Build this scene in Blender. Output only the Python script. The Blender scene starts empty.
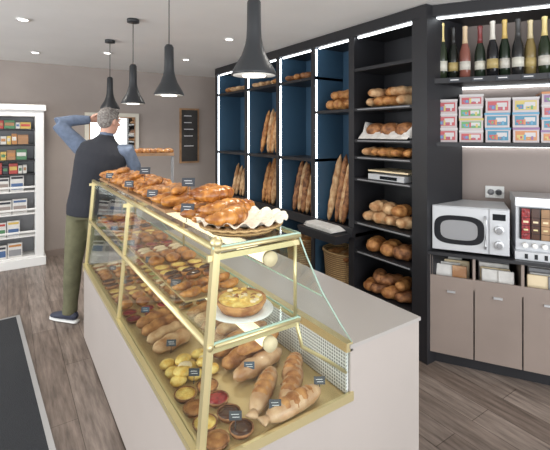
import bpy, math, random
from mathutils import Vector, Matrix
random.seed(7)
S=bpy.context.scene
try:
    S.view_settings.view_transform='Standard'
except Exception: pass
V=Vector
# ------------------------------------------------------------ materials
def new_mat(name):
    m=bpy.data.materials.new(name); m.use_nodes=True
    nt=m.node_tree; return m,nt,nt.nodes['Principled BSDF']
def mat(name,col,rough=.5,metal=0,var=0,scale=20,bump=0,emit=0,col2=None,coat=0):
    m,nt,p=new_mat(name)
    p.inputs['Base Color'].default_value=(*col,1); p.inputs['Roughness'].default_value=rough
    p.inputs['Metallic'].default_value=metal
    if coat: p.inputs['Coat Weight'].default_value=coat
    if emit:
        p.inputs['Emission Color'].default_value=(*col,1); p.inputs['Emission Strength'].default_value=emit
    if var or bump or col2:
        tc=nt.nodes.new('ShaderNodeTexCoord'); nz=nt.nodes.new('ShaderNodeTexNoise')
        nz.inputs['Scale'].default_value=scale; nz.inputs['Detail'].default_value=4
        nt.links.new(tc.outputs['Object'],nz.inputs['Vector'])
        if var or col2:
            r=nt.nodes.new('ShaderNodeValToRGB')
            a=col; c=col2 if col2 else tuple(min(1,x*(1+var)) for x in col)
            if not col2: a=tuple(x*(1-var) for x in col)
            r.color_ramp.elements[0].position=.36; r.color_ramp.elements[1].position=.64
            r.color_ramp.elements[0].color=(*a,1); r.color_ramp.elements[1].color=(*c,1)
            nt.links.new(nz.outputs['Fac'],r.inputs['Fac']); nt.links.new(r.outputs['Color'],p.inputs['Base Color'])
        if bump:
            bp=nt.nodes.new('ShaderNodeBump'); bp.inputs['Strength'].default_value=bump; bp.inputs['Distance'].default_value=.01
            nt.links.new(nz.outputs['Fac'],bp.inputs['Height']); nt.links.new(bp.outputs['Normal'],p.inputs['Normal'])
    return m
def glass_mat(name,tint):
    m=bpy.data.materials.new(name); m.use_nodes=True; nt=m.node_tree
    for n in list(nt.nodes): nt.nodes.remove(n)
    o=nt.nodes.new('ShaderNodeOutputMaterial'); mx=nt.nodes.new('ShaderNodeMixShader')
    t=nt.nodes.new('ShaderNodeBsdfTransparent'); g=nt.nodes.new('ShaderNodeBsdfGlossy'); lw=nt.nodes.new('ShaderNodeLayerWeight')
    lw.inputs['Blend'].default_value=.5
    pw=nt.nodes.new('ShaderNodeMath'); pw.operation='POWER'; pw.inputs[1].default_value=3.5
    ml=nt.nodes.new('ShaderNodeMath'); ml.operation='MULTIPLY_ADD'; ml.inputs[1].default_value=.45; ml.inputs[2].default_value=.03
    t.inputs['Color'].default_value=(*tint,1); g.inputs['Roughness'].default_value=.02
    nt.links.new(lw.outputs['Facing'],pw.inputs[0]); nt.links.new(pw.outputs[0],ml.inputs[0])
    nt.links.new(ml.outputs[0],mx.inputs[0]); nt.links.new(t.outputs[0],mx.inputs[1]); nt.links.new(g.outputs[0],mx.inputs[2])
    nt.links.new(mx.outputs[0],o.inputs['Surface']); return m
def wood_floor():
    m,nt,p=new_mat('floor_planks')
    tc=nt.nodes.new('ShaderNodeTexCoord'); mp=nt.nodes.new('ShaderNodeMapping'); mp.inputs['Rotation'].default_value=(0,0,math.pi/2)
    br=nt.nodes.new('ShaderNodeTexBrick'); br.inputs['Scale'].default_value=1
    br.inputs['Brick Width'].default_value=1.2; br.inputs['Row Height'].default_value=.16; br.inputs['Mortar Size'].default_value=.002
    br.inputs['Color1'].default_value=(.26,.22,.195,1); br.inputs['Color2'].default_value=(.175,.14,.12,1); br.inputs['Mortar'].default_value=(.08,.06,.05,1)
    nt.links.new(tc.outputs['Object'],mp.inputs['Vector']); nt.links.new(mp.outputs[0],br.inputs['Vector'])
    mp2=nt.nodes.new('ShaderNodeMapping'); mp2.inputs['Scale'].default_value=(16,1.6,1)
    nz=nt.nodes.new('ShaderNodeTexNoise'); nz.inputs['Scale'].default_value=2; nz.inputs['Detail'].default_value=7; nz.inputs['Roughness'].default_value=.65
    nt.links.new(tc.outputs['Object'],mp2.inputs['Vector']); nt.links.new(mp2.outputs[0],nz.inputs['Vector'])
    r=nt.nodes.new('ShaderNodeValToRGB'); r.color_ramp.elements[0].position=.35; r.color_ramp.elements[1].position=.68
    r.color_ramp.elements[0].color=(.42,.38,.35,1); r.color_ramp.elements[1].color=(1.3,1.25,1.2,1)
    mx=nt.nodes.new('ShaderNodeMix'); mx.data_type='RGBA'; mx.blend_type='MULTIPLY'; mx.inputs[0].default_value=.9
    nt.links.new(nz.outputs['Fac'],r.inputs[0]); nt.links.new(br.outputs['Color'],mx.inputs[6]); nt.links.new(r.outputs[0],mx.inputs[7])
    nt.links.new(mx.outputs[2],p.inputs['Base Color']); p.inputs['Roughness'].default_value=.36
    return m
def weave_mat():
    m,nt,p=new_mat('wicker')
    tc=nt.nodes.new('ShaderNodeTexCoord')
    w=nt.nodes.new('ShaderNodeTexWave'); w.bands_direction='Z'; w.inputs['Scale'].default_value=18; w.inputs['Distortion'].default_value=2; w.inputs['Detail Scale'].default_value=12
    nt.links.new(tc.outputs['Object'],w.inputs['Vector'])
    r=nt.nodes.new('ShaderNodeValToRGB'); r.color_ramp.elements[0].color=(.22,.11,.04,1); r.color_ramp.elements[1].color=(.66,.44,.2,1)
    nt.links.new(w.outputs['Fac'],r.inputs[0]); nt.links.new(r.outputs[0],p.inputs['Base Color'])
    bp=nt.nodes.new('ShaderNodeBump'); bp.inputs['Strength'].default_value=.7; bp.inputs['Distance'].default_value=.01
    nt.links.new(w.outputs['Fac'],bp.inputs['Height']); nt.links.new(bp.outputs[0],p.inputs['Normal']); p.inputs['Roughness'].default_value=.6
    return m
def perf_mat():
    m,nt,p=new_mat('perforated_metal')
    tc=nt.nodes.new('ShaderNodeTexCoord'); vo=nt.nodes.new('ShaderNodeTexVoronoi'); vo.inputs['Scale'].default_value=75; vo.inputs['Randomness'].default_value=0
    nt.links.new(tc.outputs['Object'],vo.inputs['Vector'])
    r=nt.nodes.new('ShaderNodeValToRGB'); r.color_ramp.interpolation='CONSTANT'
    r.color_ramp.elements[0].color=(.20,.21,.21,1); r.color_ramp.elements[1].position=.36; r.color_ramp.elements[1].color=(.66,.67,.66,1)
    nt.links.new(vo.outputs['Distance'],r.inputs[0]); nt.links.new(r.outputs[0],p.inputs['Base Color']); p.inputs['Roughness'].default_value=.4
    return m
M=dict(
 floor=wood_floor(), wicker=weave_mat(), perf=perf_mat(),
 wall=mat('wall_taupe',(.37,.32,.29),.85,var=.04,scale=3), ceil=mat('ceiling_paint',(.84,.835,.82),.9,var=.02,scale=2),
 panel=mat('counter_panel',(.42,.375,.345),.45,var=.03,scale=2), top=mat('worktop_greige',(.40,.375,.355),.3),
 gold=mat('champagne_gold',(.68,.58,.32),.34,.65), deck=mat('deck_beige',(.60,.45,.22),.35,.3),
 glass=glass_mat('clear_glass',(.965,.985,.97)), gedge=mat('glass_edge',(.40,.55,.46),.2),
 black=mat('black_laminate',(.016,.016,.019),.45), blue=mat('navy_panel',(.035,.085,.145),.55), navy=mat('navy_side',(.03,.06,.105),.5),
 led=mat('led_strip',(.92,.97,1),.5,emit=5), cream=mat('tube_cream',(1,.86,.60),.4,emit=1.3),
 taupe=mat('taupe_door',(.27,.215,.185),.45,var=.05,scale=3), taupe2=mat('taupe_back',(.30,.245,.22),.6),
 white=mat('white_paint',(.78,.77,.75),.5), paper=mat('white_paper',(.66,.64,.61),.7,var=.06,scale=30),
 crust=mat('bread_crust',(.26,.09,.022),.6,scale=22,bump=.5,col2=(.55,.27,.09)),
 crustd=mat('dark_crust',(.13,.045,.015),.6,scale=25,bump=.6,col2=(.40,.18,.07)),
 floury=mat('floury_crust',(.38,.18,.07),.75,scale=18,bump=.5,col2=(.66,.45,.25)),
 crois=mat('croissant_glaze',(.24,.07,.010),.3,scale=26,bump=.5,col2=(.62,.27,.055),coat=.3),
 yellow=mat('egg_custard',(.68,.40,.07),.4,scale=40,bump=.4,col2=(.86,.66,.22)),
 choc=mat('chocolate_icing',(.06,.022,.012),.22), redf=mat('berry_filling',(.35,.03,.03),.2,scale=60,bump=.6,col2=(.16,.01,.015)),
 creamf=mat('pastry_cream',(.78,.64,.42),.4), pink=mat('pink_icing',(.7,.35,.35),.3), green=mat('pistachio',(.35,.42,.14),.4),
 bag=mat('paper_bag',(.60,.40,.24),.4,scale=14,bump=.6,col2=(.36,.17,.07),coat=.4),
 tag=mat('slate_tag',(.03,.035,.045),.4), chalk=mat('chalk',(.7,.7,.7),.8), bluetag=mat('blue_tag',(.03,.06,.10),.4),
 board=mat('chalkboard',(.035,.032,.03),.7,var=.3,scale=6), mirror=mat('mirror_glass',(.85,.84,.80),.03,1.0), cwhite=mat('cream_frame',(.72,.68,.58),.5),
 lamp=mat('lamp_black',(.025,.027,.03),.38), bulb=mat('bulb_glow',(1,.95,.86),.5,emit=5), lampin=mat('lamp_inside',(.8,.78,.72),.4),
 steel=mat('brushed_steel',(.60,.61,.63),.32,.7), silver=mat('silver_plastic',(.54,.55,.57),.35,.25), dglass=mat('dark_glass',(.012,.014,.018),.08),
 grey=mat('grey_plastic',(.26,.26,.27),.4), mat_=mat('mat_rubber',(.022,.024,.028),.95,var=.3,scale=180,bump=.6), trim=mat('mat_trim',(.42,.42,.42),.4,.5),
 wood=mat('oak_frame',(.35,.2,.10),.5,var=.2,scale=12), skin=mat('skin',(.60,.34,.25),.5), hair=mat('grey_hair',(.13,.11,.10),.8,scale=70,bump=.8,col2=(.30,.28,.26)),
 vest=mat('vest_cloth',(.020,.022,.030),.85,bump=.4,scale=25), shirt=mat('shirt_cloth',(.12,.155,.225),.85,bump=.3,scale=30,var=.12),
 trous=mat('olive_trousers',(.135,.13,.075),.9,bump=.5,scale=14,var=.12), shoe=mat('shoe_navy',(.03,.035,.06),.6), sole=mat('shoe_sole',(.75,.75,.73),.6),
 eye=mat('eye_white',(.8,.8,.8),.2), iris=mat('iris',(.05,.03,.02),.2), lip=mat('lip',(.45,.18,.15),.5),
 doily=mat('doily_paper',(.78,.71,.60),.8,bump=.8,scale=60,var=.08),
)
def cm(name,c,r=.4):
    if name not in M: M[name]=mat(name,c,r)
    return name
# ------------------------------------------------------------ builder
class B:
    def __init__(s): s.v=[];s.f=[];s.m=[];s.sm=[];s.mats=[]
    def add(s,vs,fs,m,smooth=False,T=None):
        o=len(s.v)
        for v in vs:
            v=V(v); s.v.append(T@v if T else v)
        if m not in s.mats: s.mats.append(m)
        k=s.mats.index(m)
        for f in fs: s.f.append([i+o for i in f]); s.m.append(k); s.sm.append(smooth)
    def box(s,x0,x1,y0,y1,z0,z1,m,T=None):
        vs=[(x,y,z) for x in(x0,x1) for y in(y0,y1) for z in(z0,z1)]
        fs=[(0,1,3,2),(4,6,7,5),(0,4,5,1),(2,3,7,6),(0,2,6,4),(1,5,7,3)]
        s.add(vs,fs,m,False,T)
    def sweep(s,pts,rad,m,n=12,side=None,T=None,smooth=True):
        pts=[V(p) for p in pts]; vs=[];fs=[]
        for i,p in enumerate(pts):
            t=(pts[min(i+1,len(pts)-1)]-pts[max(i-1,0)]).normalized()
            if side is not None:
                sd=V(side); sd=(sd-t*sd.dot(t)).normalized()
            else:
                sd=t.cross(V((0,0,1)))
                if sd.length<.05: sd=V((1,0,0))
                sd.normalize()
            u=sd.cross(t).normalized(); r=rad[i] if isinstance(rad,(list,tuple)) else rad
            a,b=(r if isinstance(r,(tuple,list)) else (r,r))
            for k in range(n):
                q=2*math.pi*k/n; vs.append(p+sd*a*math.cos(q)+u*b*math.sin(q))
        for i in range(len(pts)-1):
            for k in range(n):
                k2=(k+1)%n; fs.append((i*n+k,i*n+k2,(i+1)*n+k2,(i+1)*n+k))
        fs.append(tuple(range(n))[::-1]); L=(len(pts)-1)*n; fs.append(tuple(L+k for k in range(n)))
        s.add(vs,fs,m,smooth,T)
    def cyl(s,p,q,r,m,n=14,r2=None): s.sweep([p,q],[r,r if r2 is None else r2],m,n)
    def lathe(s,prof,m,c=(0,0,0),n=20,T=None,sx=1,sy=1,smooth=True):
        vs=[];fs=[]
        for r,z in prof:
            for k in range(n):
                q=2*math.pi*k/n; vs.append((c[0]+r*sx*math.cos(q),c[1]+r*sy*math.sin(q),c[2]+z))
        for i in range(len(prof)-1):
            for k in range(n):
                k2=(k+1)%n; fs.append((i*n+k,i*n+k2,(i+1)*n+k2,(i+1)*n+k))
        fs.append(tuple(range(n))[::-1]); L=(len(prof)-1)*n; fs.append(tuple(L+k for k in range(n)))
        s.add(vs,fs,m,smooth,T)
    def ell(s,c,r,m,T=None,n=16):
        prof=[(math.sin(math.pi*i/10)*1+1e-4,-math.cos(math.pi*i/10)) for i in range(11)]
        vs=[];fs=[]
        for a,z in prof:
            for k in range(n):
                q=2*math.pi*k/n; vs.append((c[0]+r[0]*a*math.cos(q),c[1]+r[1]*a*math.sin(q),c[2]+r[2]*z))
        for i in range(10):
            for k in range(n):
                k2=(k+1)%n; fs.append((i*n+k,i*n+k2,(i+1)*n+k2,(i+1)*n+k))
        s.add(vs,fs,m,True,T)
    def prism(s,poly,y0,y1,m,T=None):
        n=len(poly); vs=[(x,y0,z) for x,z in poly]+[(x,y1,z) for x,z in poly]
        fs=[tuple(range(n)),tuple(range(2*n-1,n-1,-1))]+[(i,i+n,(i+1)%n+n,(i+1)%n) for i in range(n)]
        s.add(vs,fs,m,False,T)
    def make(s,name,loc=(0,0,0),rz=0,parent=None,bevel=0,remesh=0,smooth=0,sub=0):
        me=bpy.data.meshes.new(name); me.from_pydata([tuple(v) for v in s.v],[],s.f)
        for k in s.mats: me.materials.append(M[k])
        for p,k,sm in zip(me.polygons,s.m,s.sm): p.material_index=k; p.use_smooth=sm
        me.validate(); me.update()
        import bmesh
        bm=bmesh.new(); bm.from_mesh(me); bmesh.ops.recalc_face_normals(bm,faces=bm.faces); bm.to_mesh(me); bm.free()
        o=bpy.data.objects.new(name,me); S.collection.objects.link(o)
        o.location=loc; o.rotation_euler=(0,0,rz)
        if parent: o.parent=parent
        if bevel:
            d=o.modifiers.new('bevel','BEVEL'); d.width=bevel; d.segments=2; d.limit_method='ANGLE'; d.angle_limit=math.radians(50)
        if remesh:
            d=o.modifiers.new('remesh','REMESH'); d.mode='VOXEL'; d.voxel_size=remesh; d.use_smooth_shade=True
        if smooth:
            d=o.modifiers.new('smooth','SMOOTH'); d.iterations=smooth; d.factor=.5
        return o
R=random.uniform
# ---- bakery pieces
def loaf(b,c,L,r,d,m,flat=.75,slash=0,n=12):
    d=V(d).normalized(); c=V(c); k=18; pts=[];rad=[]
    for i in range(k+1):
        t=i/k; x=2*t-1; pts.append(c+d*(x*L/2))
        q=max(.02,(1-abs(x)**3.2))**.55*r
        if slash: q*=1+.09*math.sin(t*slash*2*math.pi)
        rad.append((q,q*flat))
    b.sweep(pts,rad,m,n)
def croissant(b,c,s,yaw,m='crois'):
    pts=[];rad=[];k=42
    for i in range(k+1):
        t=i/k; a=math.pi*(t-.5)*1.05
        x=math.sin(a)*s*.52; y=-math.cos(a)*s*.30
        p=V((x*math.cos(yaw)-y*math.sin(yaw),x*math.sin(yaw)+y*math.cos(yaw),0))+V(c)
        pts.append(p); e=(1-abs(2*t-1)**1.5)
        q=s*(.045+.19*e)*(.92+.20*abs(math.sin(t*7*math.pi))**.7); rad.append((q,q*.82))
    b.sweep(pts,rad,m,12)
def tart(b,c,r,fill,crust='crust'):
    b.lathe([(r*.8,0),(r,r*.35),(r*.98,r*.42),(r*.86,r*.38)],crust,c,16)
    b.lathe([(r*.86,r*.30),(r*.86,r*.39),(r*.4,r*.46),(.001,r*.47)],fill,c,16)
def eclair(b,c,L,yaw,ice='choc'):
    d=V((math.cos(yaw),math.sin(yaw),0)); loaf(b,V(c)+V((0,0,.014)),L,.019,d,'crois',.8); loaf(b,V(c)+V((0,0,.022)),L*.86,.0155,d,ice,.75)
def bun(b,c,r,m='crust'): b.ell((c[0],c[1],c[2]+r*.6),(r,r,r*.62),m)
# ------------------------------------------------------------ room
H=2.42
def simple(name,x0,x1,y0,y1,z0,z1,m):
    b=B(); b.box(x0,x1,y0,y1,z0,z1,m); return b.make(name)
simple('floor',-3,4.6,-2.2,5.85,-.1,0,'floor')
simple('ceiling',-3,4.6,-2.2,5.85,H,H+.1,'ceil')
simple('wall_back',-3,2.86,5.75,5.85,0,H,'wall')
simple('wall_right',2.76,2.86,1.93,5.75,0,H,'wall')
e=V((.53,-.848,0)).normalized(); nrm=V((-e.y,e.x,0)); P0=V((2.36,1.66,0)); rzu=math.atan2(e.y,e.x)
b=B(); b.box(.03,2.3,.46,.56,0,H,'wall'); b.make('wall_angled',P0,rzu)
b=B(); b.box(-3.1,-3,-2.2,5.85,0,.5,'wall'); b.box(-3.1,-3,-2.2,5.85,2.3,H,'wall')
for y in (-2.2,.2,2.6,5.2): b.box(-3.1,-3,y,y+.35,.5,2.3,'wall')
b.make('wall_left')
b=B()
for x in (-3,-1.2,.6,2.4,4.5): b.box(x,x+.07,-2.27,-2.2,0,H,'black')
b.box(-3,4.57,-2.27,-2.2,H-.12,H,'black'); b.box(-3,4.57,-2.27,-2.2,0,.15,'black'); b.make('window_1')
b=B(); b.box(.38,2.3,5.735,5.75,0,.08,'taupe'); b.make('baseboard_back')
for (x,y) in [(.1,3.6),(.9,4.6),(-.9,3.2),(1.7,3.3),(1.5,1.5),(-.6,1.4),(.25,5.0),(1.75,4.5)]:
    b=B(); b.lathe([(.045,-.004),(.05,-.012),(.036,-.012)],'white',n=20); b.lathe([(.034,-.008),(.034,-.013)],'bulb',n=16)
    b.make('ceiling_downlight',(x,y,H+.002))
    l=bpy.data.lights.new('downlight','SPOT'); l.energy=30; l.spot_size=2.3; l.spot_blend=.7; l.shadow_soft_size=.06; l.color=(1,.95,.88)
    o=bpy.data.objects.new('downlight',l); o.location=(x,y,H-.03); S.collection.objects.link(o)
b=B(); b.box(-1.5,0,-2.1,0,0,.012,'mat_'); b.box(-.005,.022,-2.1,0.02,0,.014,'trim'); b.box(-1.5,0,0,.022,0,.014,'trim')
b.make('entrance_mat',(.065,3.99,0),math.radians(3.5))
# ------------------------------------------------------------ magazine rack
Rk=B(); x0,x1=-.55,.36; y0,y1=5.44,5.73
Rk.box(x0,x0+.09,y0,y1,0,1.81,'white'); Rk.box(x1-.09,x1,y0,y1,0,1.81,'white'); Rk.box(x0-.02,x1+.02,y0-.02,y1,1.81,1.88,'white')
Rk.box(x0+.09,x1-.09,y0,y1,1.74,1.81,'white'); Rk.box(x0+.09,x1-.09,y1-.02,y1,0,1.74,'grey')
Rk.box(x0-.02,x1+.02,y0-.02,y1,0,.1,'white')
for z in (.1,.34,.60,.86,1.06,1.22,1.40,1.58): Rk.box(x0+.09,x1-.09,y0+.02,y1-.02,z,z+.018,'white' if z<1.0 else 'black')
for z in (.36,.62,.88):
    Rk.box(x0+.09,x1-.09,y0+.01,y0+.02,z+.03,z+.055,'white')
Rk.make('display_rack',bevel=.006)
cols=[(.42,.05,.04),(.07,.20,.09),(.60,.42,.10),(.06,.12,.26),(.6,.58,.54),(.02,.02,.03),(.35,.18,.08),(.45,.2,.06)]
for i,c in enumerate(cols): cm('pack%d'%i,c)
b=B()
for z in (1.08,1.24,1.42,1.60):
    x=x0+.11
    while x<x1-.19:
        w=random.choice((.045,.06,.09,.11)); k='pack%d'%random.choice((0,1,2,4,5,6,7,2,0)); h_=R(.07,.13)
        b.box(x,x+w-.006,y0+.06,y0+.12,z,z+h_,k); b.box(x+.006,x+w-.014,y0+.057,y0+.06,z+h_*.35,z+h_*.7,'pack%d'%random.randrange(8)); x+=w
b.make('snack_packets',bevel=.003)
b=B()
for z in (.12,.36,.62,.88):
    x=x0+.11
    while x<x1-.24:
        w=R(.12,.17); hh=R(.14,.18); b.box(x,x+w-.01,y0+.04,y0+.09,z,z+hh,'paper')
        b.box(x+.01,x+w-.02,y0+.037,y0+.04,z+.02,z+.09,random.choice(('grey','taupe2','pack3','pack6','pack1'))); b.box(x+.01,x+w-.02,y0+.036,y0+.04,z+hh-.035,z+hh-.012,'pack%d'%random.randrange(8)); x+=w
b.make('newspaper_stack')
b=B(); b.box(2.13,2.43,5.72,5.75,1.1,1.92,'wood'); b.box(2.155,2.405,5.712,5.72,1.125,1.895,'board')
for z in (1.8,1.7,1.6,1.5,1.35): b.box(2.19,2.30+R(0,.08),5.710,5.712,z,z+.012,'chalk')
b.make('framed_chalkboard')
b=B(); b.box(.84,1.53,5.71,5.75,1.26,1.82,'cwhite'); b.box(.89,1.48,5.703,5.71,1.31,1.77,'wood'); b.box(.905,1.465,5.70,5.703,1.325,1.755,'mirror'); b.make('framed_mirror')
# ------------------------------------------------------------ pendants
for y in (1.343,2.33,3.15,3.98):
    b=B(); zb=1.775
    b.lathe([(.088,0),(.087,.008),(.078,.028),(.05,.075),(.036,.115),(.030,.145),(.028,.18),(.027,.285),(.018,.30),(.004,.302)],'lamp',n=28)
    b.lathe([(.083,-.001),(.060,.03),(.04,.05)],'lampin',n=24); 
    b.lathe([(.001,-.006),(.045,-.004),(.05,.01),(.02,.03)],'bulb',n=20)
    b.cyl((0,0,.30),(0,0,H-zb-.02),.003,'lamp',8); b.lathe([(.045,H-zb-.025),(.045,H-zb)],'lamp',n=20)
    b.make('pendant_lamp',(.8,y,zb))
    l=bpy.data.lights.new('pendant_light','SPOT'); l.energy=7; l.spot_size=2.0; l.spot_blend=.6; l.shadow_soft_size=.04; l.color=(1,.9,.75)
    o=bpy.data.objects.new('pendant_light',l); o.location=(.8,y,zb-.015); S.collection.objects.link(o)
# ------------------------------------------------------------ display case
Y0,Y1=1.10,3.21; ZD=.55
D=B()
D.prism([(.50,.0),(.50,.06),(.465,.06),(.465,.575),(.49,.575),(.49,ZD),(1.08,ZD-.01),(1.08,.735),(1.49,.735),(1.49,0)],Y0,Y1,'panel')
D.box(1.075,1.495,Y0-.006,Y1+.006,.735,.75,'top')
D.box(.50,1.07,Y0+.01,Y1-.01,ZD,ZD+.006,'deck'); D.box(1.066,1.078,Y0+.01,Y1-.01,ZD+.01,.72,'perf')
D.box(.462,1.09,Y0-.008,Y0+.004,ZD-.012,ZD+.020,'gold'); D.box(.458,.49,Y0-.008,Y1,.575,.598,'gold'); D.box(.46,1.09,Y1-.004,Y1+.008,ZD-.012,ZD+.026,'gold')
D.box(1.06,1.092,Y0,Y1,.722,.756,'gold')
for y,w in ((Y0+.015,.016),(2.17,.011),(Y1-.012,.013)):
    D.sweep([(.478,y,.58),(.53,y,1.205)],w,'gold',4,side=(1,1,0),smooth=False)
    D.sweep([(.83,y,.91),(.83,y,1.19)],.006,'gold',8)
    D.sweep([(.83,y,.91),(.86,y,.80),(.97,y,.72),(1.07,y,.64)],.007,'gold',8)
    for z in (.90,1.18): D.box(.50,.845,y-.006,y+.006,z-.018,z,'gold')
D.ell((.53,Y0+.015,1.215),(.02,.02,.018),'gold')
for z in (.905,1.195):
    D.cyl((.53 if z>1 else .505,Y0,z),(.53 if z>1 else .505,Y1,z),.011,'gold'); D.cyl((.838,Y0,z),(.838,Y1,z),.006,'gold')
    D.box(.515,.838,Y0+.01,Y1-.01,z+.004,z+.011,'glass'); D.box(.515,.842,Y0+.004,Y0+.01,z+.003,z+.012,'gedge'); D.box(.838,.842,Y0,Y1,z+.003,z+.012,'gedge')
    D.cyl((.52,Y0+.005,z),(.845,Y0+.005,z),.007,'gold')
for z in (1.13,.845): D.cyl((.73,Y0+.03,z),(.73,Y1-.03,z),.022,'cream',18); D.cyl((.73,Y0+.012,z),(.73,Y0+.03,z),.025,'creamf',18)
D.prism([(.478,.598),(.483,.598),(.535,1.19),(.53,1.19)],Y0+.03,Y1-.02,'glass')
for y in (Y0+.002,Y1-.007):
    D.prism([(.485,.58),(.53,1.19),(.80,1.19),(.86,1.12),(1.085,.76),(1.065,.60),(1.065,.57)],y,y+.005,'glass')
    D.sweep([(.84,y,1.19),(.87,y,1.12),(.94,y,.98),(1.03,y,.84),(1.088,y,.757)],.003,'gedge',8)
D.prism([(.845,1.185),(.85,1.185),(.955,.955),(.95,.955)],Y0+.02,2.1,'glass')
D.sweep([(.955,Y0+.02,.955),(.955,2.1,.955)],.003,'gedge',8)
D.make('bakery_display_case')
ZT=1.207
def basket(name,c,rx,ry,h,mtop=None):
    b=B(); b.lathe([(.8,0),(.9,h*.4),(1,h),(1.04,h*1.02),(.97,h*1.04),(.92,h*.6),(.78,.012),(.01,.012)],'wicker',n=36,sx=rx,sy=ry)
    pts=[(rx*1.02*math.cos(a*math.pi/24),ry*1.02*math.sin(a*math.pi/24),h+.004*math.sin(a*3)) for a in range(49)]
    b.sweep(pts,.008,'wicker',8)
    return b.make(name,c)
basket('pastry_basket',(.69,1.245,ZT),.14,.13,.028)
b=B()
n=128;vs=[(0,0,.0)];fs=[]; rings=((.07,.0),(.11,.012),(.132,.024),(.15,.030),(.165,.028))
for j,(r,z) in enumerate(rings):
    for k in range(n):
        a=2*math.pi*k/n; rr=r*(1+.007*j*math.cos(a*18)); vs.append((rr*math.cos(a),rr*.94*math.sin(a),z+.0022*j*math.sin(a*18)))
for k in range(n): fs.append((0,1+k,1+(k+1)%n))
for j in range(len(rings)-1):
    for k in range(n): fs.append((1+j*n+k,1+(j+1)*n+k,1+(j+1)*n+(k+1)%n,1+j*n+(k+1)%n))
b.add(vs,fs,'doily',True); b.make('paper_doily',(.69,1.245,ZT+.020))
b=B()
for (x,y,z,s,a) in [(.605,1.235,.066,.165,.55),(.65,1.345,.072,.17,.25),(.585,1.37,.045,.16,.9),(.745,1.42,.05,.16,.4),(.60,1.47,.045,.165,.7),(.73,1.53,.045,.16,.1),(.62,1.58,.045,.165,.6),(.66,1.44,.108,.16,.35),(.68,1.58,.10,.155,.5)]:
    croissant(b,(x,y,ZT+z),s,a)
b.make('croissants')
b=B()
b.box(.56,.80,1.68,3.14,ZT,ZT+.012,'wood')
y=1.74;i=0
while y<3.1:
    if i%3==1: croissant(b,(.62,y,ZT+.046),.15,R(0,.5)); croissant(b,(.74,y+.02,ZT+.046),.15,R(0,.5))
    elif i%3==2:
        # braided brioche
        for q in (0,1,2):
            pts=[(.57+.2*t/16,y+.022*math.sin(t*1.25+q*2.1),ZT+.045+.016*math.cos(t*1.25+q*2.1)) for t in range(17)]
            b.sweep(pts,[.010+.014*math.sin(math.pi*t/16) for t in range(17)],'crois',9)
    else:
        loaf(b,(.67,y,ZT+.043),.25,.042,(1,R(-.3,.3),0),random.choice(('crois','crust')),.72,5)
    if i%4==0: loaf(b,(.66,y+.04,ZT+.085),.2,.032,(.6,1,0),'crois',.7,4)
    y+=.09;i+=1
b.make('brioche_loaves')
b=B()
def tag(x,y,z,yaw=-.5,s=1,m='tag'):
    T=Matrix.Translation((x,y,z))@Matrix.Rotation(yaw,4,'Z')@Matrix.Rotation(-.25,4,'X')
    b.box(-.026*s,.026*s,-.0015,.0015,.0,.034*s,m,T); b.box(-.017*s,.014*s,-.0022,-.0015,.021*s,.023*s,'chalk',T); b.box(-.012*s,.017*s,-.0022,-.0015,.011*s,.013*s,'chalk',T)
    b.cyl(T@V((0,.002,-.035*s)),T@V((0,.002,.0)),.0015,'tag',6)
for y in (1.40,1.83,2.25,2.75): tag(.548,y,ZT+.05,-.8)
tag(.60,1.52,ZT+.13,-.6,1.0); tag(.62,2.2,ZT+.12,-.6,1.1)
for y in (1.5,1.85,2.2,2.6,2.95): tag(.555,y+.04,.94,-.7,.8)
for x,y in ((.62,1.16),(.76,1.135),(.60,1.46),(.80,1.38),(.60,1.72),(.8,1.72),(.60,2.12),(.6,2.6),(.6,2.9),(.9,2.1),(.97,1.15)):
    tag(x,y,ZD+.06,-.55,.8,random.choice(('tag','bluetag')))
b.make('price_tags')
# middle shelf
ZM=.918
b=B(); b.lathe([(.07,0),(.115,.008),(.115,.012),(.07,.006)],'white',(0,0,0),32); tart(b,(0,0,.010),.092,'yellow')
for i in range(40):
    a=R(0,6.28); r=R(0,.072); b.ell((r*math.cos(a),r*math.sin(a),.053),(.012,.010,.005),random.choice(('yellow','creamf','crust','yellow')))
b.make('quiche',(.69,1.25,ZM))
b=B(); b.box(.55,.81,1.42,3.14,ZM,ZM+.006,'deck')
y=1.47;row=0
kinds=['crois','ecl','tart_y','bun','ecl2','tart_r','bun','tart_y','ecl','crois','tart_r']
while y<3.1:
    kd=kinds[(row//2)%len(kinds)]
    for x in (.585,.665,.745):
        z=ZM+.006
        if kd=='tart_y': tart(b,(x,y,z),.037,'yellow')
        elif kd=='tart_r': tart(b,(x,y,z),.037,'redf')
        elif kd=='bun': bun(b,(x,y,z),.038,'crois')
        elif kd=='ecl': eclair(b,(x,y,z),.078,0.2) ; 
        elif kd=='ecl2': eclair(b,(x,y,z),.078,0.2,'creamf')
        else: croissant(b,(x,y,z+.018),.085,.3)
    y+=.078 if kd[0]!='e' else .05; row+=1
b.make('small_pastries')
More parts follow.
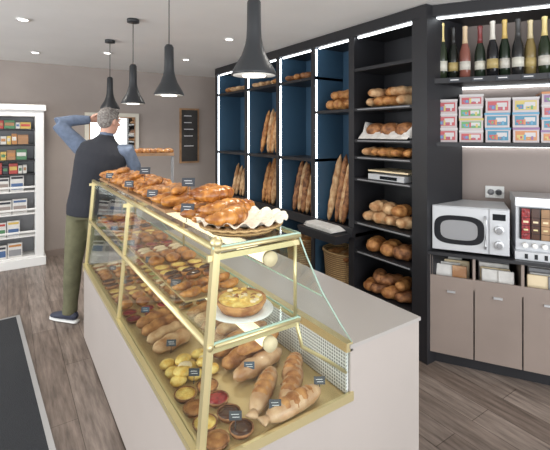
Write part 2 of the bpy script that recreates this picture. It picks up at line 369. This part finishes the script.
# deck
zd=ZD+.007
b=B()
k=0
for y in (1.165,1.255,1.345,1.435):
    for x in (.555,.645):
        tart(b,(x,y,zd),.043,('crust','choc','yellow','choc','crust','redf','yellow','crust')[k%8],'crustd'); k+=1
b.make('fruit_tarts')
b=B()
for (x,y,dx,dy,z,L) in [(.80,1.27,.55,.5,.034,.27),(.895,1.225,.55,.5,.034,.27),(.85,1.145,1,.10,.033,.26),(.97,1.32,.55,.5,.034,.2)]:
    loaf(b,(x,y,zd+z),L,.037,(dx,dy,0),'bag',.9,0); loaf(b,(x,y,zd+z+.006),L*.8,.033,(dx,dy,0),'crust',.9,5)
    q=V((dx,dy,0)).normalized(); c=V((x,y,zd+z))
    b.sweep([c-q*(L/2-.01),c-q*(L/2+.02)],[(.012,.012),(.026,.006)],'bag',10)
b.make('bagged_breads')
b=B()
for i in range(3):
    for j in range(3): b.ell((.56+j*.07,1.52+i*.065,zd+.02),(.034,.028,.02),'yellow'); 
for j in range(7): b.ell((.57+R(0,.13),1.52+R(0,.13),zd+.046),(.03,.025,.016),('yellow','creamf','yellow')[j%3])
b.make('cheese_puffs')
b=B()
for y in (1.42,1.52,1.62,1.72): loaf(b,(.87,y,zd+.036),.28,.041,(1,.25,0),random.choice(('crust','bag','crust')),.85,4)
for y in (1.80,1.89,1.98,2.07): loaf(b,(.64,y,zd+.034),.22,.038,(1,.3,0),random.choice(('crust','bag','floury')),.85,3)
for y in (1.83,1.92,2.01): loaf(b,(.92,y+.02,zd+.034),.26,.036,(1,.1,0),random.choice(('crust','floury')),.85,3)
for y in (1.47,1.57,1.67): loaf(b,(.90,y,zd+.096),.24,.034,(1,.2,0),random.choice(('crust','floury','bag')),.85,3)
b.make('sandwich_loaves')
b=B()
y=2.17;row=0; kk=['tart_r','bun','tart_y','choc','bun','cream','green','tart_y']
while y<3.14:
    kd=kk[(row//2)%8]
    for x in (.555,.65,.745,.845,.945):
        kd2=kd if x<.8 else kk[(row//2+3)%8]
        if kd2[:4]=='tart': tart(b,(x,y,zd),.04,'redf' if kd2[-1]=='r' else 'yellow')
        elif kd2=='choc': eclair(b,(x,y,zd),.09,.1,'choc')
        elif kd2=='cream': eclair(b,(x,y,zd),.09,.1,'creamf')
        elif kd2=='green': tart(b,(x,y,zd),.038,'green')
        else: bun(b,(x,y,zd),.04,'crois')
    y+=.088; row+=1
b.make('tartlets')
# ------------------------------------------------------------ bread shelving
Xf,Xb=2.34,2.70
K=B(); divs=[4.90,4.10,3.43,2.85,2.34,1.72]
K.box(Xb,Xb+.05,2.34,4.94,0,H-.005,'blue'); K.box(Xb,Xb+.05,1.66,2.34,0,H-.005,'black')
K.box(Xf-.01,Xb,1.66,4.94,2.33,H-.005,'black')
for i,y in enumerate(divs):
    w=.06 if i>=4 else .04
    K.box(Xf+.012,Xb,y,y+w-.002,.0,2.33,'blue' if i<4 else 'black'); K.box(Xf-.005,Xf+.012,y-.002,y+w,.0,2.33,'black')
K.box(Xf-.01,Xb,1.655,1.72,0,2.33,'black')
for i in range(5):   # led strips on the dividers
    y=divs[i]
    if i<4:
        for z0_,z1_ in ((.76,1.28),(1.315,2.04),(2.075,2.32)): K.box(Xf+.016,Xf+.030,y-.009,y-.001,z0_,z1_,'led')
    if i<4: K.box(Xf+.03,Xf+.045,divs[i+1]+.07,divs[i]-.03,2.318,2.33,'led')
K.box(Xf+.02,Xf+.035,1.80,2.32,2.315,2.33,'led')
def sh(y0,y1,z,m='black'): K.box(Xf,Xb,y0,y1,z-.025,z,m)
for i in range(3):
    sh(divs[i+1],divs[i],2.07); sh(divs[i+1],divs[i],1.31)
sh(2.34,2.85,1.75)
K.box(Xf-.02,Xb,2.34,4.9,.70,.73,'black'); K.box(Xf-.02,Xf-.005,2.34,4.9,.73,.78,'black')
K.box(Xf+.05,Xb,2.34,4.9,0,.10,'black')
TZ=[2.07,1.75,1.50,1.365,1.19,.84,.61,.30,.08]
for z in TZ: sh(1.72,2.34,z)
for z in TZ[1:7]: K.box(Xf-.006,Xf,1.8,2.3,z-.016,z-.008,'grey')
K.make('bread_shelving')
def stand(name,y0,y1,z,n,L,r,mats):
    b=B()
    for i in range(n):
        y=y0+(y1-y0)*(i+.5)/n; l=L*R(.86,1.03)
        c=V((2.54+R(-.02,.02),y,z+l/2+.004)); m=random.choice(mats)
        loaf(b,c,l,r,(.2,R(-.09,.09),1),m,.85,5)
    return b.make(name)
stand('baguettes',3.47,4.02,1.312,7,.56,.036,['crust','floury','crust'])
stand('baguettes',2.89,3.12,1.312,3,.36,.030,['crust','crustd'])
stand('baguettes',4.15,4.75,.732,7,.42,.034,['floury'])
stand('baguettes',3.48,4.02,.732,7,.55,.039,['crust','floury'])
stand('baguettes',2.90,3.39,.732,7,.58,.038,['crust','floury','crustd'])
stand('baguettes',2.42,2.81,.732,6,.66,.038,['crust','crustd','floury'])
def pile(name,y0,y1,z,n,r,L,mats,x=2.48,second=True,d=(1,0,0)):
    b=B()
    for i in range(n):
        y=y0+(y1-y0)*(i+.5)/n
        loaf(b,(x+R(-.01,.01),y,z+r*.8),L,r*R(.88,1.08),(d[0],d[1]+R(-.5,.5),0),random.choice(mats),.8,3)
    if second:
        for i in range(n-1):
            y=y0+(y1-y0)*(i+1)/n
            loaf(b,(x+R(-.02,.02),y,z+r*2.15),L*.9,r*.92,(d[0],d[1]+R(-.8,.8),0),random.choice(mats),.8,3)
    return b.make(name)
pile('bread_loaves',2.95,3.38,2.072,4,.045,.26,['crust','crustd'],second=False)
pile('bread_loaves',3.5,4.0,2.072,5,.04,.26,['crust','floury'],second=False)
pile('bread_loaves',4.2,4.8,2.072,5,.045,.26,['crust','floury'],second=False)
pile('bread_loaves',1.84,2.28,1.752,4,.052,.27,['crust','floury','crust'],x=2.47)
pile('bread_loaves',1.82,2.26,1.367,5,.045,.26,['floury','crust'],x=2.46,second=False)
pile('round_breads',1.84,2.28,.842,4,.06,.22,['crust','floury'],x=2.46)
pile('round_breads',1.84,2.28,.612,3,.068,.24,['crustd','crust'],x=2.46,second=False)
pile('round_breads',1.84,2.28,.302,4,.055,.25,['crustd','crust'],x=2.46)
pile('round_breads',2.42,2.75,1.752,3,.06,.24,['crust'],second=True)
b=B()
for y in (1.90,2.04,2.18): b.ell((2.44,y,1.572),(.10,.085,.058),'crustd')
vs=[];fs=[];n=20
for i in range(n):
    for j in range(6):
        y=1.82+.46*i/(n-1); x=2.33+.022*j-.02*abs(math.sin(i*.8)); z=1.506+.055*abs(math.sin(i*1.1))*(j/5)+ .012*j
        vs.append((x,y,z))
for i in range(n-1):
    for j in range(5): fs.append((i*6+j,i*6+j+1,(i+1)*6+j+1,(i+1)*6+j))
b.add(vs,fs,'paper',True)
b.sweep([(2.36,1.83,1.53),(2.44,1.80,1.59),(2.52,1.83,1.62)],[(.01,.03),(.012,.05),(.01,.02)],'paper',10); b.sweep([(2.38,2.27,1.53),(2.44,2.29,1.60),(2.5,2.28,1.61)],[(.01,.03),(.012,.05),(.01,.02)],'paper',10)
b.make('paper_wrapped_breads')
b=B(); b.box(2.35,2.62,1.86,2.20,1.192,1.235,'silver'); b.box(2.37,2.62,1.84,2.22,1.25,1.262,'creamf'); b.box(2.44,2.56,1.97,2.09,1.235,1.25,'grey'); b.box(2.346,2.35,1.92,2.08,1.20,1.225,'dglass'); b.make('kitchen_scale',bevel=.004)
for i,y in enumerate((2.62,3.2)):
    basket('bread_basket',(2.5,y,.102),.17,.21,.40)
    b=B()
    for k in range(6): loaf(b,(2.5+R(-.05,.05),y-.12+.048*k,.46+R(0,.02)),.22,.042,(1,R(-.5,.5),0),random.choice(('crust','floury')),.8,3)
    b.make('bread_rolls')
b=B()
for i in range(9): b.box(2.335+.01*(i%3),2.50+.01*(i%2),2.42+.008*i,2.80-.01*(i%4),.742+.003*i,.745+.003*i,'paper')
b.box(2.345,2.49,2.45,2.78,.732,.742,'paper'); o=b.make('paper_bag_stack'); o.location=(-.16,0,0)
K2=B(); K2.box(2.155,2.32,2.36,2.86,.70,.73,'black'); K2.box(2.16,2.31,2.37,2.85,.66,.70,'black'); K2.make('shelf_ledge')
# ------------------------------------------------------------ angled right unit
U=B(); LN=1.62; ZC=.76
U.box(0,LN,.05,.45,0,.08,'black')
U.box(0,LN,.42,.45,.08,H-.005,'taupe2'); U.box(0,.02,.02,.42,.08,ZC,'taupe')
for k in range(6):
    s=.27*k; U.box(s+.004,s+.266,.0,.018,.085,.535,'taupe'); U.box(s-.008,s+.008,.0,.42,.535,ZC-.02,'taupe'); 
    U.box(s+.11,s+.16,-.012,0,.50,.512,'steel')
    U.box(s+.008,s+.262,.0,.014,.535,.60,'taupe')
    U.box(s+.008,s+.262,.40,.42,.535,ZC-.02,'black')
U.box(0,LN,.02,.42,.52,.535,'taupe')
U.box(-.01,LN,-.02,.42,ZC-.02,ZC,'black')
U.box(-.0,LN,.04,.42,1.885,1.92,'black'); U.box(0,LN,.06,.42,1.46,1.487,'black'); 
U.box(0,.012,.04,.42,ZC,2.34,'black'); U.box(LN-.03,LN,.04,.42,ZC,2.34,'black'); U.box(0,LN,.03,.42,2.34,H-.005,'black'); U.box(.82,.85,.06,.42,1.487,2.34,'black')
U.box(.04,LN-.04,.07,.09,2.33,2.34,'led'); U.box(.04,LN-.04,.39,.405,1.448,1.46,'led'); U.box(.04,LN-.04,.39,.405,1.873,1.885,'led')
U.make('storage_cabinet',P0,rzu)
def onU(x,y,z): 
    return P0+e*x+nrm*y+V((0,0,z))
b=B()
for k in range(6):
    s=.27*k+.02
    T=Matrix.Translation((s,.03,.537))@Matrix.Rotation(R(-.12,-.05),4,'X')
    for j in range(4):
        hh=.12+.014*j+R(0,.012); b.box(.01+R(0,.02),.2+R(-.03,.03),.02+.035*j,.04+.035*j,0,hh,('paper','paper','creamf','paper','grey')[(j+k)%5],T)
    b.box(.12,.21,.01,.02,0,.13,('bag','paper','grey')[k%3],T)
b.make('bag_stacks',P0,rzu,bevel=.006)
bc=[((.02,.03,.015),(.75,.6,.25)),((.012,.015,.012),(.02,.02,.02)),((.22,.08,.06),(.6,.45,.28)),((.02,.03,.02),(.18,.03,.03)),((.01,.01,.012),(.65,.62,.55)),((.015,.025,.015),(.6,.42,.13)),((.02,.02,.02),(.04,.04,.04)),((.22,.16,.06),(.6,.5,.3))]
for i in range(20):
    g,f=bc[i%8]
    gm=cm('bottle_glass%d'%(i%8),g,.08); fm=cm('bottle_foil%d'%(i%8),f,.3); hh=R(.93,1.04)
    b=B(); b.lathe([(.030,0),(.034,.004),(.034,.17*hh),(.031,.20*hh),(.018,.25*hh),(.014,.28*hh)],gm,n=20)
    b.lathe([(.0185,.25*hh),(.0145,.29*hh),(.0145,.355*hh),(.017,.36*hh),(.016,.375*hh),(.001,.38*hh)],fm,n=16)
    b.lathe([(.0345,.055),(.0345,.12*hh)],cm('label%d'%(i%3),((.6,.58,.5),(.42,.32,.13),(.55,.52,.46))[i%3]),n=20)
    b.make('wine_bottle',onU(.075+.0725*i+(.02 if i>2 else 0)+(.03 if i>9 else 0),.13+.03*(i%2),1.921))
b=B()
for i in range(10): b.box(.12+.14*i,.19+.14*i,.034,.04,1.89,1.915,'tag'); b.box(.13+.14*i,.18+.14*i,.032,.034,1.90,1.906,'chalk')
b.make('shelf_labels',P0,rzu)
bx=[(.05,.20,.30),(.12,.30,.12),(.50,.20,.07),(.42,.08,.09),(.10,.28,.42),(.5,.4,.12),(.22,.12,.26),(.5,.48,.48)]
for i,c in enumerate(bx): cm('candy%d'%i,c,.3)
cm('tub',(.46,.40,.40),.25)
for c,s in enumerate((.03,.185,.34,.50,.655,.87,1.03,1.2,1.36)):
    for r in range(3 if c%3!=1 else 4):
        hb=.083 if c%3!=1 else .066; k=random.randrange(8)
        b=B(); w=.142; b.box(0,w,0,.2,0,hb,'tub'); b.box(-.003,w+.003,-.003,.203,hb,hb+.014,'candy%d'%((k+4)%8) if r!=2 else 'candy7')
        b.box(.012,w-.012,-.002,0,.014,hb-.008,'candy%d'%k)
        b.box(.02,w*.5,-.0035,-.002,.02,hb*.6,'candy%d'%((k+3)%8)); b.box(w*.45,w*.86,-.004,-.002,hb*.45,hb*.78,'candy7')
        for q in range(5): b.box(.018+.02*q,.03+.02*q,-.0045,-.003,.018+.008*(q%2),.032+.01*(q%3),'candy%d'%((k+q)%8))
        b.make('candy_box',onU(s+R(-.003,.003),.10,1.488+(hb+.0145)*r),rzu+R(-.02,.02),bevel=.004)
b=B(); W,DP,HH=.455,.32,.305
b.box(0,W,0,DP,.012,HH,'silver')
b.box(.004,W*.74,-.018,0,.016,HH-.004,'silver'); b.box(W*.75,W-.003,-.016,0,.016,HH-.004,'silver')
vs=[];n=40
for y in (-.020,-.018):
    for k in range(n):
        a=2*math.pi*k/n; ca,sa=math.cos(a),math.sin(a)
        vs.append((W*.36+.150*math.copysign(abs(ca)**.6,ca),y,HH/2+.095*math.copysign(abs(sa)**.6,sa)))
fs=[tuple(range(n)),tuple(range(2*n-1,n-1,-1))]+[(k,(k+1)%n,n+(k+1)%n,n+k) for k in range(n)]
b.add(vs,fs,'dglass')
vs2=[((v[0]-W*.36)*.74+W*.36,v[1]-.0012,(v[2]-HH/2)*.68+HH/2) for v in vs]
b.add(vs2,fs,'grey')
b.sweep([(W*.70,-.02,.05),(W*.70,-.045,.07),(W*.70,-.045,HH-.07),(W*.70,-.02,HH-.05)],.008,'steel',10)
for z in (.08,.175): 
    b.cyl((W*.87,-.016,z),(W*.87,-.04,z),.026,'steel',22); b.cyl((W*.87,-.0405,z),(W*.87,-.043,z),.018,'grey',20)
b.box(W*.79,W*.95,-.018,-.016,.235,.275,'dglass')
for x in (.04,W-.04):
    for y in (.04,DP-.04): b.cyl((x,y,0),(x,y,.013),.014,'black',10)
b.make('microwave_oven',onU(.016,.02,ZC+.001),rzu,bevel=.006)
b=B(); b.box(0,.36,.03,.27,.03,.37,'silver'); b.box(-.01,.37,-.02,.28,.0,.05,'steel'); b.box(-.006,.366,0,.28,.33,.385,'steel')
b.box(.02,.34,.018,.03,.12,.32,'dglass')
for i,k in enumerate((3,6,2,0,5,3)):
    x=.03+.052*i
    c=('redf','choc','wood','redf','choc','wood')[i]
    b.box(x,x+.044,.006,.018,.125,.315,c)
    for z in (.16,.21,.26): b.box(x,x+.044,.004,.006,z,z+.003,'dglass')
    b.box(x+.008,x+.036,.003,.006,.228,.24,'creamf'); b.box(x+.010,x+.034,.003,.006,.18,.19,'gold')
    b.cyl((x+.02,.0,.085),(x+.02,.03,.085),.016,'white',12); b.box(x+.012,x+.03,-.022,-.02,.01,.04,'dglass')
b.make('coffee_capsule_dispenser',onU(.51,.04,ZC+.001),rzu,bevel=.003)
b=B(); b.box(0,.12,0,.008,0,.085,'white'); b.cyl((.035,-.001,.042),(.035,-.003,.042),.022,'grey',16); b.cyl((.085,-.001,.042),(.085,-.003,.042),.022,'grey',16)
b.box(.07,.10,-.03,-.003,.03,.055,'black')
b.make('power_socket',onU(.36,.411,1.08),rzu)
# ------------------------------------------------------------ trolley
b=B()
for x in (-.24,.24):
    for y in (-.2,.2): b.cyl((x,y,.06),(x,y,1.33),.008,'grey',10); b.ell((x,y,.03),(.02,.03,.03),'black')
for z in (.25,.6,.95,1.33): b.box(-.25,.25,-.21,.21,z,z+.012,'grey')
b.box(-.25,.25,-.215,-.205,1.33,1.36,'wood')
o=b.make('tray_trolley',(1.17,4.05,0),-.3)
b=B()
for i in range(5):
    for j in range(3): croissant(b,(-.18+.09*i,-.12+.12*j,1.342+.028),.12,R(0,1))
b.make('croissant_tray',(1.17,4.05,0.001),-.3)
# ------------------------------------------------------------ man
man=bpy.data.objects.new('man',None); S.collection.objects.link(man); man.location=(.55,3.55,0); man.rotation_euler=(0,0,math.radians(-33.8))
sd=(1,.15,0)
b=B()
b.sweep([(0,0,.86),(0,0,.93),(.005,0,1.01)],[(.15,.115),(.168,.125),(.16,.115)],'trous',20,side=sd)
def leg(h,k,a,hem):
    h,k,a=V(h),V(k),V(a)
    b.sweep([h+V((0,0,.05)),h,h.lerp(k,.5),k,k.lerp(a,.35),k.lerp(a,.8),V(hem)],[(.085,.095),(.092,.105),(.082,.092),(.066,.07),(.066,.072),(.055,.058),(.058,.064)],'trous',16,side=(1,0,0))
leg((-.078,0,.88),(-.120,-.015,.48),(-.165,.03,.10),(-.17,.03,.075))
leg((.08,.02,.88),(.075,.03,.48),(.06,.13,.10),(.06,.13,.075))
b.make('trousers',parent=man,remesh=.011,smooth=4)
b=B()
b.sweep([(0.01,0,.885),(.015,0,.95),(.035,0,1.05),(.06,0,1.17),(.09,.0,1.29),(.11,.01,1.38),(.12,.015,1.44),(.13,.015,1.485),(.135,.02,1.515)],
 [(.178,.135),(.182,.138),(.178,.13),(.184,.132),(.198,.135),(.205,.128),(.185,.110),(.10,.082),(.068,.066)],'vest',24,side=sd)
b.sweep([(.13,.02,1.48),(.138,.025,1.535)],[(.066,.066),(.062,.064)],'vest',16,side=sd)
b.make('vest',parent=man,remesh=.010,smooth=4)
b=B()
b.sweep([(0.0,.01,1.405),(-.065,.0,1.435),(-.15,-.02,1.53),(-.232,-.035,1.62)],[.062,.070,.060,.052],'shirt',16)
b.sweep([(-.20,-.03,1.595),(-.238,-.03,1.63),(-.13,.04,1.655),(-.035,.10,1.660)],[.047,.052,.046,.036],'shirt',16)
b.sweep([(.24,.01,1.40),(.305,.02,1.41),(.345,.07,1.28),(.345,.12,1.16)],[.058,.065,.055,.047],'shirt',16)
b.sweep([(.345,.11,1.18),(.345,.13,1.15),(.325,.24,1.12),(.30,.345,1.10)],[.045,.046,.041,.033],'shirt',16)
b.sweep([(.13,.02,1.49),(.138,.026,1.555)],[(.060,.062),(.056,.058)],'shirt',16,side=sd)
b.make('shirt_sleeves',parent=man,remesh=.009,smooth=3)
HT=Matrix.Translation((.152,.035,1.645))@Matrix.Rotation(math.radians(-25),4,'Z')@Matrix.Rotation(math.radians(-6),4,'X')@Matrix.Scale(.94,4)
b=B()
b.ell((0,-.005,.02),(.074,.092,.095),'skin',HT); b.ell((0,.025,-.045),(.055,.062,.07),'skin',HT); b.ell((0,.05,-.085),(.03,.03,.025),'skin',HT)
b.sweep([(.133,.02,1.50),(.147,.028,1.62)],[(.052,.055),(.05,.052)],'skin',16)
b.sweep([HT@V((0,.088,.025)),HT@V((0,.108,-.012)),HT@V((0,.088,-.024))],[.009,.014,.009],'skin',10)
for s in(-1,1):
    b.ell((s*.076,-.005,-.005),(.01,.02,.032),'skin',HT); b.ell((s*.03,.082,.028),(.022,.012,.007),'skin',HT); b.ell((s*.04,.065,-.02),(.02,.02,.018),'skin',HT)
b.make('head',parent=man,remesh=.005,smooth=2)
b=B()
for s in(-1,1): b.ell((s*.03,.084,.012),(.013,.010,.009),'eye',HT); b.ell((s*.03,.093,.012),(.005,.003,.005),'iris',HT)
b.ell((0,.088,-.05),(.024,.008,.006),'lip',HT); b.make('face_features',parent=man)
b=B()
b.ell((0,-.018,.036),(.080,.092,.088),'hair',HT); b.ell((0,-.045,.005),(.074,.058,.075),'hair',HT); b.ell((0,.03,.085),(.062,.055,.035),'hair',HT)
for s in(-1,1): b.ell((s*.072,-.0,.03),(.012,.03,.035),'hair',HT)
b.make('hair',parent=man,remesh=.006,smooth=2)
def hand(name,wr,fd,up,flip=1,curl=.5):
    f=V(fd).normalized(); u=V(up); u=(u-f*u.dot(f)).normalized(); r=f.cross(u)*flip
    T=Matrix((( r.x,f.x,u.x,wr[0]),(r.y,f.y,u.y,wr[1]),(r.z,f.z,u.z,wr[2]),(0,0,0,1)))
    b=B(); b.sweep([T@V((0,-.03,0)),T@V((0,.0,0)),T@V((0,.03,0)),T@V((0,.075,0)),T@V((0,.09,0))],[(.026,.020),(.027,.018),(.037,.016),(.040,.014),(.036,.011)],'skin',14,side=r)
    for x,L in((-.030,.065),(-.010,.078),(.010,.074),(.029,.058)):
        p=V((x,.082,0)); pts=[T@V((x,.06,0)),T@p]; a=0
        for k,q in enumerate((.42,.32,.26)):
            a+=curl*(.6 if k==0 else 1); p=p+V((x*.1,math.cos(a),-math.sin(a)))*L*q; pts.append(T@p)
        b.sweep(pts,[.009,.0092,.0085,.0078,.006],'skin',10)
    b.sweep([T@V((.022,.015,0)),T@V((.045,.04,-.006)),T@V((.056,.066,-.014)),T@V((.056,.09,-.022))],[.014,.0115,.010,.007],'skin',10)
    b.make(name,parent=man,remesh=.0035,smooth=1)
hand('hand_left',(-.03,.105,1.662),(.8,.25,.12),(-.2,.75,.6),1,.4)
hand('hand_right',(.30,.345,1.10),(-.1,.9,-.15),(0,.1,1),-1,.5)
def shoe(k,ank,d):
    b=B(); a=V(ank); d=V(d).normalized()
    def P(t,z): return V((a.x,a.y,0))+d*t+V((0,0,z))
    s_=d.cross(V((0,0,1)))
    b.sweep([P(-.075,.045),P(-.055,.055),P(0,.058),P(.06,.05),P(.12,.042),P(.17,.036),P(.195,.03)],[(.02,.02),(.036,.034),(.04,.04),(.043,.032),(.046,.024),(.036,.018),(.014,.01)],'shoe',16,side=s_)
    b.sweep([P(0,.05),P(-.01,.12)],[(.04,.045),(.036,.04)],'shoe',14,side=s_)
    b.make('shoe_'+k,parent=man,remesh=.006,smooth=2)
    b=B(); b.sweep([P(-.083,.0125),P(-.07,.0125),P(0,.0125),P(.11,.0125),P(.175,.0125),P(.203,.0125)],[(.02,.0125),(.036,.0125),(.038,.0125),(.047,.0125),(.038,.0125),(.012,.0125)],'sole',12,side=s_)
    b.make('shoe_sole_'+k,parent=man)
shoe('left',(-.17,.03,0),(-.75,.25,0)); shoe('right',(.06,.13,0),(.15,1,0))
# ------------------------------------------------------------ light & camera
w=bpy.data.worlds.new('World'); S.world=w; w.use_nodes=True
bg=w.node_tree.nodes['Background']; bg.inputs[0].default_value=(.93,.96,1,1); bg.inputs[1].default_value=1.7
def area(name,loc,rot,sx,sy,en,col):
    l=bpy.data.lights.new(name,'AREA'); l.shape='RECTANGLE'; l.size=sx; l.size_y=sy; l.energy=en; l.color=col
    o=bpy.data.objects.new(name,l); o.location=loc; o.rotation_euler=rot; S.collection.objects.link(o)
area('shopfront_daylight',(0.5,-2.0,1.35),(math.radians(90),0,0),5,2.1,110,(.95,.98,1))
area('side_window_daylight',(-2.9,2.6,1.4),(0,math.radians(-90),0),1.8,4.5,100,(.95,.98,1))
cam=bpy.data.cameras.new('camera'); co=bpy.data.objects.new('camera',cam); S.collection.objects.link(co); S.camera=co
co.location=(0,0,1.55); co.rotation_euler=(math.radians(90),0,-math.atan2(.556,.831))
cam.sensor_fit='HORIZONTAL'; cam.sensor_width=36; cam.lens=36*400/550; cam.shift_y=-92/550; cam.clip_start=.02
